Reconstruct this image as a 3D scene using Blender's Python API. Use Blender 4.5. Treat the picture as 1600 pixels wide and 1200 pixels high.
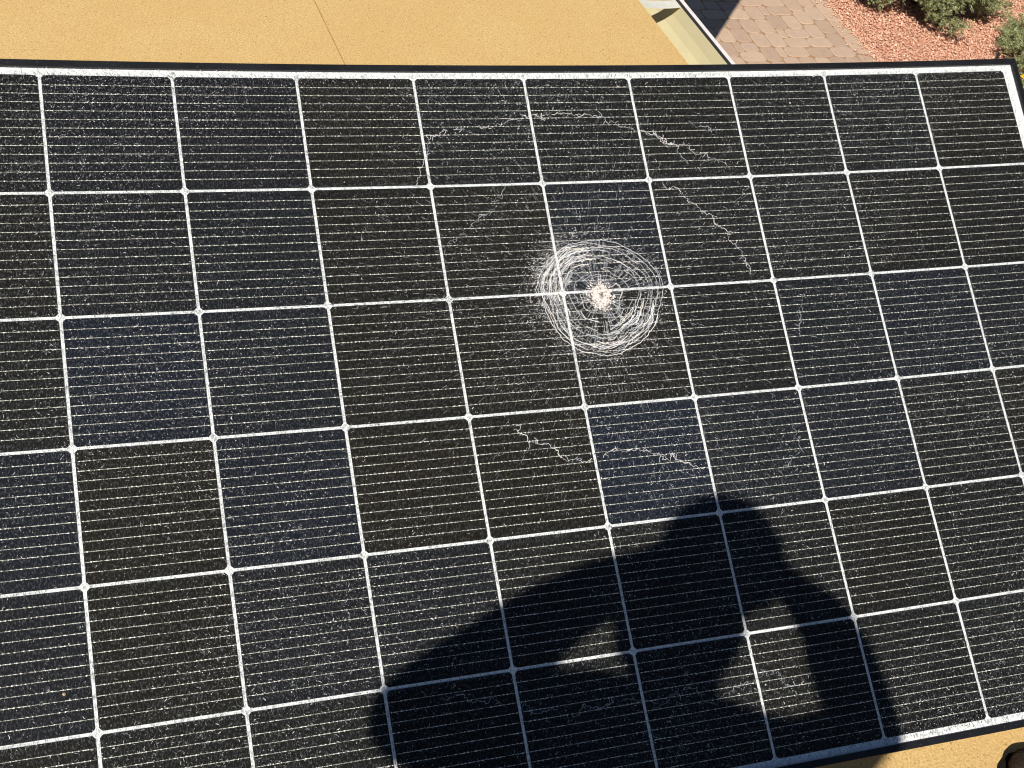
import bpy, bmesh, math, random
import numpy as np
from mathutils import Vector, Matrix
random.seed(7); rng = np.random.default_rng(7)
for o in list(bpy.data.objects): bpy.data.objects.remove(o)
scene = bpy.context.scene
COL = scene.collection

# ------------------------------------------------------------------ camera
CAM = Vector((-0.8639, -0.7078, 1.5093))
cd = bpy.data.cameras.new('camera'); cam = bpy.data.objects.new('camera', cd); COL.objects.link(cam)
R3 = Matrix(((0.9417133, 0.0782244, -0.3271956), (-0.2863424, 0.6969047, -0.6575195), (0.1765901, 0.7128849, 0.6786833)))
cam.matrix_world = Matrix.Translation(CAM) @ R3.to_4x4()
cd.sensor_width = 36; cd.lens = 36 * 2133 / 1600; cd.clip_start = 0.05; cd.clip_end = 2000
scene.camera = cam
scene.cycles.pixel_filter_type = 'BLACKMAN_HARRIS'; scene.cycles.filter_width = 1.15
# ------------------------------------------------------------------ light
SUN = Vector((0.433, 0.531, -0.728)).normalized()          # direction the light travels
EL = math.asin(-SUN.z)
world = bpy.data.worlds.new('World'); scene.world = world; world.use_nodes = True
wn = world.node_tree; bg = wn.nodes['Background']
sky = wn.nodes.new('ShaderNodeTexSky'); sky.sky_type = 'NISHITA'; sky.sun_disc = False
sky.sun_elevation = EL; sky.sun_rotation = math.atan2(-SUN.x, -SUN.y); sky.altitude = 1500; sky.air_density = 1.0; sky.dust_density = 0.2; sky.ozone_density = 2.5
wn.links.new(sky.outputs[0], bg.inputs[0]); bg.inputs[1].default_value = 0.056
sd = bpy.data.lights.new('sun', 'SUN'); sd.energy = 4.95; sd.angle = math.radians(0.53); sd.color = (1.0, 0.95, 0.87)
so = bpy.data.objects.new('sun', sd); COL.objects.link(so); so.rotation_euler = SUN.to_track_quat('-Z', 'Y').to_euler(); so.location = (-3, -4, 8)
scene.view_settings.view_transform = 'Standard'; scene.view_settings.look = 'None'
scene.view_settings.exposure = 0.22; scene.view_settings.gamma = 1.0; scene.view_settings.use_curve_mapping = False

# ------------------------------------------------------------------ material helpers
def lin(r, g, b):
    f = lambda c: (c / 255 / 12.92) if c <= 10 else ((c / 255 + 0.055) / 1.055) ** 2.4
    return (f(r), f(g), f(b), 1)
class NT:
    def __init__(s, name):
        s.m = bpy.data.materials.new(name); s.m.use_nodes = True; s.t = s.m.node_tree; s.n = s.t.nodes
        s.b = s.n['Principled BSDF']
    def new(s, typ, **kw):
        nd = s.n.new(typ)
        for k, v in kw.items(): setattr(nd, k, v)
        return nd
    def link(s, a, b): s.t.links.new(a, b)
    def ramp(s, src, stops):
        r = s.new('ShaderNodeValToRGB'); e = r.color_ramp.elements
        while len(e) < len(stops): e.new(0.5)
        for k, (p, c) in enumerate(stops):
            e[k].position = p; e[k].color = c if len(c) == 4 else (*c, 1)
        s.link(src, r.inputs[0]); return r.outputs[0]
    def noise(s, vec, scale, detail=2, rough=0.5):
        nz = s.new('ShaderNodeTexNoise'); nz.inputs['Scale'].default_value = scale
        nz.inputs['Detail'].default_value = detail; nz.inputs['Roughness'].default_value = rough
        if vec is not None: s.link(vec, nz.inputs['Vector'])
        return nz.outputs['Fac']
    def math(s, op, a, b=None, c=None):
        m = s.new('ShaderNodeMath', operation=op)
        for k, v in enumerate((a, b, c)):
            if v is None: continue
            if isinstance(v, (int, float)): m.inputs[k].default_value = v
            else: s.link(v, m.inputs[k])
        return m.outputs[0]
    def mix(s, fac, a, b, mode='MIX'):
        m = s.new('ShaderNodeMix', data_type='RGBA', blend_type=mode)
        for inp, v in ((m.inputs[0], fac), (m.inputs[6], a), (m.inputs[7], b)):
            if isinstance(v, (int, float)): inp.default_value = v
            elif isinstance(v, tuple): inp.default_value = v if len(v) == 4 else (*v, 1)
            else: s.link(v, inp)
        return m.outputs[2]
    def pos(s): return s.new('ShaderNodeNewGeometry').outputs['Position']
    def island(s): return s.new('ShaderNodeNewGeometry').outputs['Random Per Island']
    def color(s, c): s.link(c, s.b.inputs['Base Color'])
    def bump(s, h, strength, dist):
        b = s.new('ShaderNodeBump'); b.inputs['Strength'].default_value = strength; b.inputs['Distance'].default_value = dist
        s.link(h, b.inputs['Height']); s.link(b.outputs[0], s.b.inputs['Normal'])
def simple(name, c, rough=0.6, metal=0.0, var=0.0, vscale=30, spec=0.5):
    t = NT(name); t.b.inputs['Roughness'].default_value = rough; t.b.inputs['Metallic'].default_value = metal
    t.b.inputs['Specular IOR Level'].default_value = spec
    if var:
        f = t.noise(t.pos(), vscale, 4)
        t.color(t.mix(t.ramp(f, [(0.3, (0, 0, 0)), (0.7, (1, 1, 1))]), tuple(x * (1 - var) for x in c[:3]), tuple(min(1, x * (1 + var)) for x in c[:3])))
    else: t.b.inputs['Base Color'].default_value = (*c[:3], 1)
    return t.m

# ------------------------------------------------------------------ object helpers
def mesh_obj(name, verts, faces, mat, parent=None, smooth=False, mids=None):
    me = bpy.data.meshes.new(name)
    me.from_pydata([tuple(v) for v in verts], [], [tuple(f) for f in faces]); me.update()
    for m in (mat if isinstance(mat, (list, tuple)) else [mat]): me.materials.append(m)
    if mids is not None: me.polygons.foreach_set('material_index', list(mids))
    if smooth: me.polygons.foreach_set('use_smooth', [True] * len(me.polygons))
    return link(name, me, parent)
def fast_obj(name, V, F, mat, parent=None, mids=None):         # numpy, quads or tris of one size
    me = bpy.data.meshes.new(name); n = len(F); k = F.shape[1]
    me.vertices.add(len(V)); me.vertices.foreach_set('co', V.astype(np.float32).ravel())
    me.loops.add(n * k); me.loops.foreach_set('vertex_index', F.astype(np.int32).ravel())
    me.polygons.add(n); me.polygons.foreach_set('loop_start', np.arange(0, n * k, k, dtype=np.int32))
    try: me.polygons.foreach_set('loop_total', np.full(n, k, dtype=np.int32))
    except Exception: pass
    for m in (mat if isinstance(mat, (list, tuple)) else [mat]): me.materials.append(m)
    if mids is not None: me.polygons.foreach_set('material_index', np.asarray(mids, dtype=np.int32))
    me.update(calc_edges=True); me.validate()
    return link(name, me, parent)
def link(name, me, parent=None):
    o = bpy.data.objects.new(name, me); COL.objects.link(o)
    if parent is not None: o.parent = parent
    return o
def thing(name, label, cat, loc=(0, 0, 0), rz=0.0, group=None):
    o = bpy.data.objects.new(name, None); o.empty_display_size = 0.1; COL.objects.link(o)
    o.location = loc; o.rotation_euler = (0, 0, rz); o['label'] = label; o['category'] = cat
    if group: o['group'] = group
    bpy.context.view_layer.update()
    return o
def box_data(x0, x1, y0, y1, z0, z1):
    v = [(x, y, z) for z in (z0, z1) for y in (y0, y1) for x in (x0, x1)]
    f = [(0, 2, 3, 1), (4, 5, 7, 6), (0, 1, 5, 4), (2, 6, 7, 3), (0, 4, 6, 2), (1, 3, 7, 5)]
    return v, f
def box(name, x0, x1, y0, y1, z0, z1, mat, parent=None):
    v, f = box_data(x0, x1, y0, y1, z0, z1); return mesh_obj(name, v, f, mat, parent)
def sweep(profile, path_fn, n, closed=True):
    """profile: list of (a,b); path_fn(t,a,b)->xyz"""
    V = []; F = []; m = len(profile)
    for k in range(n + 1):
        for a, b in profile: V.append(path_fn(k / n, a, b))
    for k in range(n):
        for q in range(m if closed else m - 1):
            r = (q + 1) % m
            F.append((k * m + q, k * m + r, (k + 1) * m + r, (k + 1) * m + q))
    if closed:
        F.append(tuple(range(m))[::-1]); F.append(tuple(n * m + q for q in range(m)))
    return V, F

# ================================================================== THE SOLAR PANEL (surface mapping)
U = 0.166                                # one cell pitch
MA = np.array([[1, 0, 0], [0, -0.8831393762, 0.4691106928], [0, -0.4691106928, -0.8831393762]])
MB = np.array([-0.831437039, 0.901596989, 0.478915106])
def surf(i, j, h=0.0):
    i = np.asarray(i, float); j = np.asarray(j, float); h = np.asarray(h, float) + 0 * i
    X = i * 1.00173137; u = (X - 5) / 5; v = (j - 3) / 3
    Z = (-0.13254414 * u * u - 0.04830271 * v * v + 0.02941658 * u * v)      # the broken glass sags in the middle
    loc = np.stack([X * U, j * U, Z * U - h], -1)
    return loc @ MA.T + MB
NRM = Vector((0, -0.4691106928, 0.8831393762))
IMP = (4.329, 2.05)                      # impact point (cells)
IMPW = Vector(surf(*IMP).tolist())

# ------------------------------------------------------------------ ground
ZG = -2.7
m_soil = NT('soil'); f = m_soil.noise(m_soil.pos(), 60, 4); m_soil.color(m_soil.ramp(f, [(0.3, lin(120, 78, 60)), (0.7, lin(178, 120, 95))])); m_soil.b.inputs['Roughness'].default_value = 0.95
g = box('ground', -60, 60, -60, 90, ZG - 0.6, ZG - 0.06, m_soil.m); g['kind'] = 'structure'

# gravel
m_grav = NT('gravel'); m_grav.b.inputs['Roughness'].default_value = 0.9
m_grav.color(m_grav.ramp(m_grav.island(), [(0.0, lin(176, 132, 108)), (0.3, lin(212, 164, 136)), (0.7, lin(228, 178, 150)), (0.93, lin(234, 188, 160)), (1.0, lin(248, 224, 200))]))
GX0 = 4.585
gb = box('gravel_bed', GX0, 9.5, 1.0, 11, ZG - 0.055, ZG - 0.02, simple('gravel_base', lin(196, 144, 118), 0.95, 0, 0.3, 120)); gb['kind'] = 'structure'
def pebbles(n, x0, x1, y0, y1, z, smin, smax, spill=0.0):
    c = np.stack([rng.uniform(x0, x1, n), rng.uniform(y0, y1, n), z + rng.uniform(-0.008, 0.012, n)], -1)
    if spill:
        k = rng.random(n) < 0.02; c[k, 0] = x0 - rng.exponential(spill, k.sum()); c[k, 2] = ZG + 0.008
    s = rng.uniform(smin, smax, n) ** 1.0
    base = np.array([[1, 0, 0], [0, 1, 0], [-1, 0, 0], [0, -1, 0], [0, 0, 1], [0, 0, -1]], float)
    V = base[None] * (1 + rng.uniform(-0.35, 0.35, (n, 6, 1))) * s[:, None, None] * np.array([1, 0.75, 0.55])
    V = V + rng.uniform(-0.18, 0.18, (n, 6, 3)) * s[:, None, None]
    a = rng.uniform(0, 2 * np.pi, n); b = rng.normal(0, 0.5, n)
    Ra = np.zeros((n, 3, 3)); Ra[:, 0, 0] = np.cos(a); Ra[:, 0, 1] = -np.sin(a); Ra[:, 1, 0] = np.sin(a); Ra[:, 1, 1] = np.cos(a); Ra[:, 2, 2] = 1
    Rb = np.zeros((n, 3, 3)); Rb[:, 0, 0] = 1; Rb[:, 1, 1] = np.cos(b); Rb[:, 1, 2] = -np.sin(b); Rb[:, 2, 1] = np.sin(b); Rb[:, 2, 2] = np.cos(b)
    V = np.einsum('nij,nvj->nvi', Ra @ Rb, V) + c[:, None]
    t = np.array([[0, 1, 4], [1, 2, 4], [2, 3, 4], [3, 0, 4], [1, 0, 5], [2, 1, 5], [3, 2, 5], [0, 3, 5]])
    F = (t[None] + 6 * np.arange(n)[:, None, None]).reshape(-1, 3)
    return V.reshape(-1, 3), F
V1, F1 = pebbles(60000, GX0 + 0.005, 7.4, 4.6, 7.9, ZG - 0.010, 0.005, 0.012, 0.03)
V2, F2 = pebbles(4000, GX0 + 0.005, 7.4, 4.6, 7.9, ZG - 0.006, 0.010, 0.016, 0.02)
gr = fast_obj('gravel', np.vstack([V1, V2]), np.vstack([F1, F2 + len(V1)]), m_grav.m); gr['kind'] = 'stuff'
gr['label'] = 'rose red crushed stone gravel beside the paver path'; gr['category'] = 'gravel'

# patio of pavers
m_sand = simple('joint_sand', lin(156, 124, 95), 0.95, 0, 0.2, 200)
patio = box('patio', 0.4, GX0 - 0.004, -1.5, 11, ZG - 0.055, ZG - 0.004, m_sand); patio['kind'] = 'structure'
m_pav = NT('paver'); oi = m_pav.new('ShaderNodeObjectInfo')
pc = m_pav.ramp(oi.outputs['Random'], [(0.0, lin(160, 128, 102)), (0.3, lin(186, 152, 122)), (0.7, lin(206, 174, 142)), (1.0, lin(184, 150, 130))])
nz = m_pav.noise(m_pav.pos(), 22, 5, 0.65); nz2 = m_pav.noise(m_pav.pos(), 380, 2)
pc = m_pav.mix(0.35, pc, m_pav.ramp(nz, [(0.3, lin(152, 122, 94)), (0.7, lin(200, 172, 142))]))
pc = m_pav.mix(0.35, pc, m_pav.ramp(nz2, [(0.3, (0.25, 0.2, 0.16)), (0.7, (0.62, 0.5, 0.42))]))
m_pav.color(pc); m_pav.b.inputs['Roughness'].default_value = 0.9; m_pav.bump(nz2, 0.4, 0.002)
def paver_mesh(w, d, round_=0.028):
    g_ = 0.0024; hw, hd = w / 2 - g_, d / 2 - g_; r = round_; b = 0.0035
    def loop(hw, hd, r, z):
        P = []
        for sx, sy, a0 in ((1, 1, 0), (-1, 1, 90), (-1, -1, 180), (1, -1, 270)):
            for a in (0, 45, 90):
                t = math.radians(a0 + a); P.append((sx * (hw - r) + r * math.cos(t), sy * (hd - r) + r * math.sin(t), z))
        return P
    V = loop(hw, hd, r, -0.04) + loop(hw, hd, r, -0.0045) + loop(hw - b, hd - b, r * 0.8, 0.0); n = 12
    F = [(k, (k + 1) % n, n + (k + 1) % n, n + k) for k in range(n)] + [(n + k, n + (k + 1) % n, 2 * n + (k + 1) % n, 2 * n + k) for k in range(n)]
    F.append(tuple(range(2 * n, 3 * n)))
    return V, F
G = 0.0585
sizes = {(3, 2): None, (2, 3): None, (2, 2): None, (2, 1): None, (1, 2): None, (1, 1): None}
for k in sizes:
    me = bpy.data.meshes.new('paver'); V, F = paver_mesh(k[0] * G, k[1] * G, 0.030 if min(k) > 1 else 0.012)
    me.from_pydata(V, [], F); me.materials.append(m_pav.m); sizes[k] = me
PAV_R = math.radians(2.3); BX = GX0 - 0.13                       # field right border
def paver_place(name, me, x, y, dz=0, rz=0.0):
    o = link(name, me, patio); o.location = (x, y, ZG + dz)
    o.rotation_euler = (random.gauss(0, 0.010), random.gauss(0, 0.010), rz); return o
cnt = 0
bulkV, bulkF = [], []
nx, ny = 64, 190
x_right = BX; y_start = 0.4
occ = np.zeros((nx, ny), bool)
order = [(a, b) for b in range(ny) for a in range(nx)]
for (a, b) in order:                                              # a counts leftwards from the border
    if occ[a, b]: continue
    ch = [(3, 2), (2, 3), (3, 2), (2, 2), (2, 3), (3, 2), (2, 3)]; random.shuffle(ch); ch += [(2, 2), (2, 1), (1, 2), (1, 1)]
    for (w, d) in ch:
        if a + w > nx or b + d > ny or occ[a:a + w, b:b + d].any(): continue
        if w >= 2 and (a + w == nx - 1): continue
        # avoid one-wide leftovers to the side
        if a + w < nx and not occ[a + w, b] and (a + w + 1 >= nx or occ[a + w + 1, b]) and (w, d) not in ((2, 1), (1, 2), (1, 1)) and w == 2 and random.random() < 0.9: continue
        occ[a:a + w, b:b + d] = True
        x = x_right - (a + w / 2) * G; y = y_start + (b + d / 2) * G
        if 3.0 < x < BX and 5.25 < y < 7.3 and cnt < 262:
            paver_place('paver', sizes[(w, d)], x, y, random.uniform(-0.002, 0.002)); cnt += 1
        else:
            V, F = paver_mesh(w * G, d * G, 0.03 if min(w, d) > 1 else 0.012); n0 = len(bulkV)
            bulkV += [(vx + x, vy + y, vz + ZG) for vx, vy, vz in V]; bulkF += [tuple(q + n0 for q in f_) for f_ in F]
        break
bo = mesh_obj('paver_field', bulkV, bulkF, m_pav.m, patio); bo['kind'] = 'stuff'
bm_ = bpy.data.meshes.new('border_paver'); V, F = paver_mesh(0.125, 0.21, 0.008); bm_.from_pydata(V, [], F); bm_.materials.append(m_pav.m)
for k in range(-20, 26):
    y = 6.06 + k * 0.213
    if y < 0.5 or y > 10.8: continue
    paver_place('border_paver', bm_, BX + 0.064, y)
wall_piece = None

# ------------------------------------------------------------------ house
RG = lambda x0, y: x0 - 0.056 * (y - 2.0)                       # roof lines run 3.2 degrees off the panel
house = thing('house', 'low tan roofed patio wing with a cream gutter, under the solar panel', 'house', (-2, 2, ZG))
def hl(V): return [(x + 2, y - 2, z - ZG) for x, y, z in V]
ROOF = -0.04
m_roof = NT('roofing')
p = m_roof.pos()
n1 = m_roof.noise(p, 330, 3, 0.7); n2 = m_roof.noise(p, 6, 4, 0.6); n3 = m_roof.noise(p, 150, 2, 0.6)
c1 = m_roof.ramp(n1, [(0.30, lin(160, 126, 82)), (0.42, lin(194, 162, 106)), (0.55, lin(208, 175, 117)), (0.72, lin(230, 200, 145))])
c1 = m_roof.mix(m_roof.math('MULTIPLY', m_roof.ramp(n2, [(0.35, (1, 1, 1)), (0.62, (0, 0, 0))]), 0.22), c1, lin(192, 150, 92))
c1 = m_roof.mix(m_roof.ramp(n3, [(0.27, (0.75, 0.75, 0.75)), (0.34, (0, 0, 0))]), c1, lin(126, 90, 50))
m_roof.color(c1); m_roof.b.inputs['Roughness'].default_value = 0.95; m_roof.b.inputs['Specular IOR Level'].default_value = 0.15
m_roof.bump(n1, 0.5, 0.002)
def skewbox(name, xa, xb, y0, y1, z0, z1, mat, parent, ny=1, jag=0.0):
    V = []; F = []
    for k in range(ny + 1):
        y = y0 + (y1 - y0) * k / ny
        ja = random.uniform(-jag, jag)
        for x, z in ((RG(xa, y) + ja, z0), (RG(xb, y), z0), (RG(xb, y), z1), (RG(xa, y) + ja, z1)): V.append((x, y, z))
    for k in range(ny):
        for q in range(4): F.append((4 * k + q, 4 * k + (q + 1) % 4, 4 * k + 4 + (q + 1) % 4, 4 * k + 4 + q))
    F.append((3, 2, 1, 0)); F.append(tuple(4 * ny + q for q in range(4)))
    return mesh_obj(name, hl(V), F, mat, parent)
EDGE = 0.603
skewbox('roof_deck', -5.2, EDGE - 0.012, -3, 6.5, ROOF - 0.03, ROOF - 0.006, simple('underlay', lin(92, 66, 38), 0.95), house)
for xa, xb in ((-5.2, -3.2005), (-3.199, -2.2005), (-2.199, -1.2005), (-1.199, -0.2085)):
    skewbox('roofing_sheet', xa, xb, -3, 6.5, ROOF - 0.004, ROOF, m_roof.m, house, 1)
skewbox('roofing_sheet', -0.2065, EDGE, -3, 6.5, ROOF - 0.004, ROOF + 0.0012, m_roof.m, house, 400, 0.0006)
m_stucco = NT('stucco'); n1 = m_stucco.noise(m_stucco.pos(), 90, 4); m_stucco.color(m_stucco.ramp(n1, [(0.3, lin(196, 160, 112)), (0.7, lin(214, 180, 132))])); m_stucco.bump(n1, 0.5, 0.006); m_stucco.b.inputs['Roughness'].default_value = 0.95
skewbox('wall', -5.0, 0.38, -2.8, 6.3, ZG + 0.0, ROOF - 0.2, m_stucco.m, house)
skewbox('fascia', EDGE - 0.05, EDGE - 0.018, -3, 6.5, ROOF - 0.19, ROOF - 0.034, simple('fascia_paint', lin(222, 206, 160), 0.6), house)
skewbox('eave_soffit', 0.30, EDGE - 0.052, -3, 6.5, ROOF - 0.10, ROOF - 0.08, simple('soffit_paint', lin(222, 206, 160), 0.7), house)
m_gut = NT('gutter_paint'); gp = m_gut.pos(); gn = m_gut.noise(gp, 9, 4)
m_gut.color(m_gut.mix(m_gut.ramp(gn, [(0.35, (0, 0, 0)), (0.7, (0.5, 0.5, 0.5))]), lin(204, 194, 156), lin(192, 180, 142))); m_gut.b.inputs['Roughness'].default_value = 0.42
m_lip = simple('lip_paint', lin(226, 218, 214), 0.5, 0, 0.06, 60)
# K-style gutter: back, floor, ogee front, hem groove, outer face (closed thin profile)
gi = [(-0.016, ROOF - 0.008), (-0.016, ROOF - 0.118), (0.038, ROOF - 0.120), (0.056, ROOF - 0.114), (0.070, ROOF - 0.100), (0.082, ROOF - 0.082), (0.094, ROOF - 0.060), (0.102, ROOF - 0.036), (0.1075, ROOF - 0.004)]
go = [(a + 0.0016, b - 0.0016) for a, b in gi[::-1]]
V, F = sweep(gi + go, lambda t, a, b: (RG(EDGE + a, -3 + 9.5 * t), -3 + 9.5 * t, b), 1)
gut = mesh_obj('gutter', hl(V), F, m_gut.m, house)
lp = [(0.1125, ROOF + 0.000), (0.125, ROOF + 0.0), (0.127, ROOF - 0.004), (0.127, ROOF - 0.022), (0.124, ROOF - 0.022), (0.124, ROOF - 0.006), (0.1150, ROOF - 0.004), (0.1150, ROOF - 0.045), (0.1125, ROOF - 0.045)]
V, F = sweep(lp, lambda t, a, b: (RG(EDGE + a, -3 + 9.5 * t), -3 + 9.5 * t, b), 1)
mesh_obj('gutter_lip', hl(V), F, m_lip, gut)
V, F = sweep([(0.1078, ROOF + 0.0005), (0.1122, ROOF + 0.0015), (0.1122, ROOF - 0.012), (0.1078, ROOF - 0.012)], lambda t, a, b: (RG(EDGE + a, -3 + 9.5 * t), -3 + 9.5 * t, b), 1)
mesh_obj('hem_fill', hl(V), F, simple('hem_fill_dark', (0.02, 0.02, 0.02), 0.8), gut)  # black strip filling the groove beside the lip, standing in for a dark gap
skewbox('drip_edge', EDGE - 0.03, EDGE + 0.0026, -3, 6.5, ROOF - 0.0062, ROOF - 0.0045, simple('drip_metal', lin(84, 66, 40), 0.6), house)
# hangers across the gutter, each with a slot hole
m_hang = simple('hanger_metal', lin(226, 222, 208), 0.45, 0.2, 0.05, 80)
def hanger(yc):
    w = 0.034; V = []; F = []
    def quad_strip(u0, u1, ya, yb, z0, z1, n=6):
        n0 = len(V)
        for k in range(n + 1):
            u = u0 + (u1 - u0) * k / n; sag = -0.004 * math.sin(math.pi * (u / 0.115)); top = ROOF - 0.004 + sag
            for y in (ya, yb):
                V.append((RG(EDGE + u - 0.002, yc + y), yc + y, top)); V.append((RG(EDGE + u - 0.002, yc + y), yc + y, top - 0.0012))
        for k in range(n):
            a = n0 + 4 * k; b = a + 4
            F.extend([(a, a + 2, b + 2, b), (a + 1, b + 1, b + 3, a + 3), (a, b, b + 1, a + 1), (a + 2, a + 3, b + 3, b + 2)])
        F.append((n0, n0 + 1, n0 + 3, n0 + 2)); e = n0 + 4 * n; F.append((e, e + 2, e + 3, e + 1))
    quad_strip(-0.014, 0.016, -w / 2, w / 2, 0, 0, 2)
    quad_strip(0.016, 0.026, -w / 2, -0.004, 0, 0, 2); quad_strip(0.016, 0.026, 0.004, w / 2, 0, 0, 2)
    quad_strip(0.026, 0.109, -w / 2, w / 2, 0, 0, 8)
    ho = mesh_obj('gutter_hanger', hl(V), F, m_hang, gut)
    return ho
for k in range(-8, 8): hanger(2.060 + 0.6 * k)

# unseen wall, added to cast the shadow across the pavers
gw = thing('shadow_caster_wall', 'unseen tan stucco wall past the roof edge, added to cast the patio shadow', 'wall', (1.48, 5.15, ZG))
box('wall_body', -0.95, 0.967, -0.076, 0.076, -0.05, 2.50, m_stucco.m, gw); box('coping', -0.95, 0.967, -0.076, 0.076, 2.503, 2.57, simple('coping', lin(206, 190, 160), 0.8, 0, 0.1), gw)

# ------------------------------------------------------------------ shrubs
def needle_mat(name, a, b, c):
    t = NT(name); t.color(t.ramp(t.island(), [(0.0, a), (0.5, b), (1.0, c)])); t.b.inputs['Roughness'].default_value = 0.6
    t.b.inputs['Specular IOR Level'].default_value = 0.4; return t.m
m_need = needle_mat('needles', lin(96, 104, 66), lin(136, 144, 96), lin(178, 180, 132))
m_wood = simple('twig', lin(84, 60, 40), 0.9, 0, 0.3, 80)
def shrub(name, label, c, rx, ry, rz_, n, seed):
    r = np.random.default_rng(seed)
    root = thing(name, label, 'shrub', (c[0], c[1], ZG))
    # boughs (lumpy outline): cluster centres on a low dome
    nb = 150; phi = r.uniform(0, 2 * np.pi, nb); rad = np.sqrt(r.random(nb)) * r.uniform(0.78, 1.12, nb)
    bc = np.stack([rx * rad * np.cos(phi), ry * rad * np.sin(phi), 0.06 + rz_ * np.sqrt(np.clip(1 - np.minimum(rad, 1) ** 2, 0.02, 1)) * r.uniform(0.7, 1.1, nb)], -1)
    bd = np.stack([np.cos(phi) * (0.5 + rad), np.sin(phi) * (0.5 + rad), 0.75 + 0 * phi], -1); bd /= np.linalg.norm(bd, axis=1)[:, None]
    k = r.integers(0, nb, n)
    s = r.normal(0, 1, (n, 3)); P0 = bc[k] + s * np.array([0.036, 0.036, 0.028]) + bd[k] * r.uniform(-0.08, 0.09, n)[:, None]
    P0[:, 2] = np.maximum(P0[:, 2], 0.02)
    D = bd[k] + r.normal(0, 0.45, (n, 3)); D /= np.linalg.norm(D, axis=1)[:, None]
    L = r.uniform(0.025, 0.05, n); NN = 15
    A = np.cross(D, r.normal(0, 1, (n, 3))); A /= np.linalg.norm(A, axis=1)[:, None]; B = np.cross(D, A)
    ang = (np.arange(NN) * 2.4)[None] + r.uniform(0, 6, (n, 1)); tt = np.linspace(0.05, 1, NN)[None]
    dirr = A[:, None] * np.cos(ang)[..., None] + B[:, None] * np.sin(ang)[..., None]
    base = P0[:, None] + D[:, None] * (L[:, None] * tt)[..., None]
    nd = dirr * 0.8 + D[:, None] * 0.75; nl = 0.019 * r.uniform(0.7, 1.2, (n, NN))[..., None]
    tip = base + nd * nl
    side = np.cross(nd, dirr + 0.3 * D[:, None] + r.normal(0, 0.4, (n, NN, 3))); side /= np.linalg.norm(side, axis=2)[..., None] + 1e-9
    w = 0.0026
    mid = base + nd * nl * 0.5
    V = np.stack([base, mid + side * w, tip, mid - side * w], 2)       # diamond needle
    V = V.reshape(-1, 3); F = np.arange(len(V)).reshape(-1, 4)
    # all needles of a sprig share one colour: add a small axis strip so islands vary enough anyway
    fo = fast_obj('foliage', V, F, m_need, root); fo['kind'] = 'stuff'
    # branches
    bv = []; bf = []
    for q in range(0, nb):
        e = bc[q] - bd[q] * 0.04; s0 = np.array([r.normal(0, 0.03), r.normal(0, 0.03), 0.0]); 
        for a0, a1, w0, w1 in ((s0, (s0 * 0.4 + e * 0.6) + np.array([0, 0, -0.03]), 0.012, 0.007), ((s0 * 0.4 + e * 0.6) + np.array([0, 0, -0.03]), e, 0.007, 0.003)):
            d = a1 - a0; d /= np.linalg.norm(d) + 1e-9; u = np.cross(d, [0.3, 0.1, 1]); u /= np.linalg.norm(u) + 1e-9; v = np.cross(d, u); n0 = len(bv)
            for pt, ww in ((a0, w0), (a1, w1)):
                for an in (0, 2.094, 4.189): bv.append(tuple(pt + ww * (u * math.cos(an) + v * math.sin(an))))
            for an in range(3): bf.append((n0 + an, n0 + (an + 1) % 3, n0 + 3 + (an + 1) % 3, n0 + 3 + an))
    mesh_obj('branches', bv, bf, m_wood, root)
    return root
shrub('spreading_shrub', 'broad grey green needled shrub in the gravel, cut by the top edge', (5.30, 7.02), 0.52, 0.66, 0.38, 11000, 3)
shrub('mounded_shrub', 'grey green needled shrub at the right edge, behind the panel corner', (6.14, 5.84), 0.56, 0.50, 0.42, 9500, 4)
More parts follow.
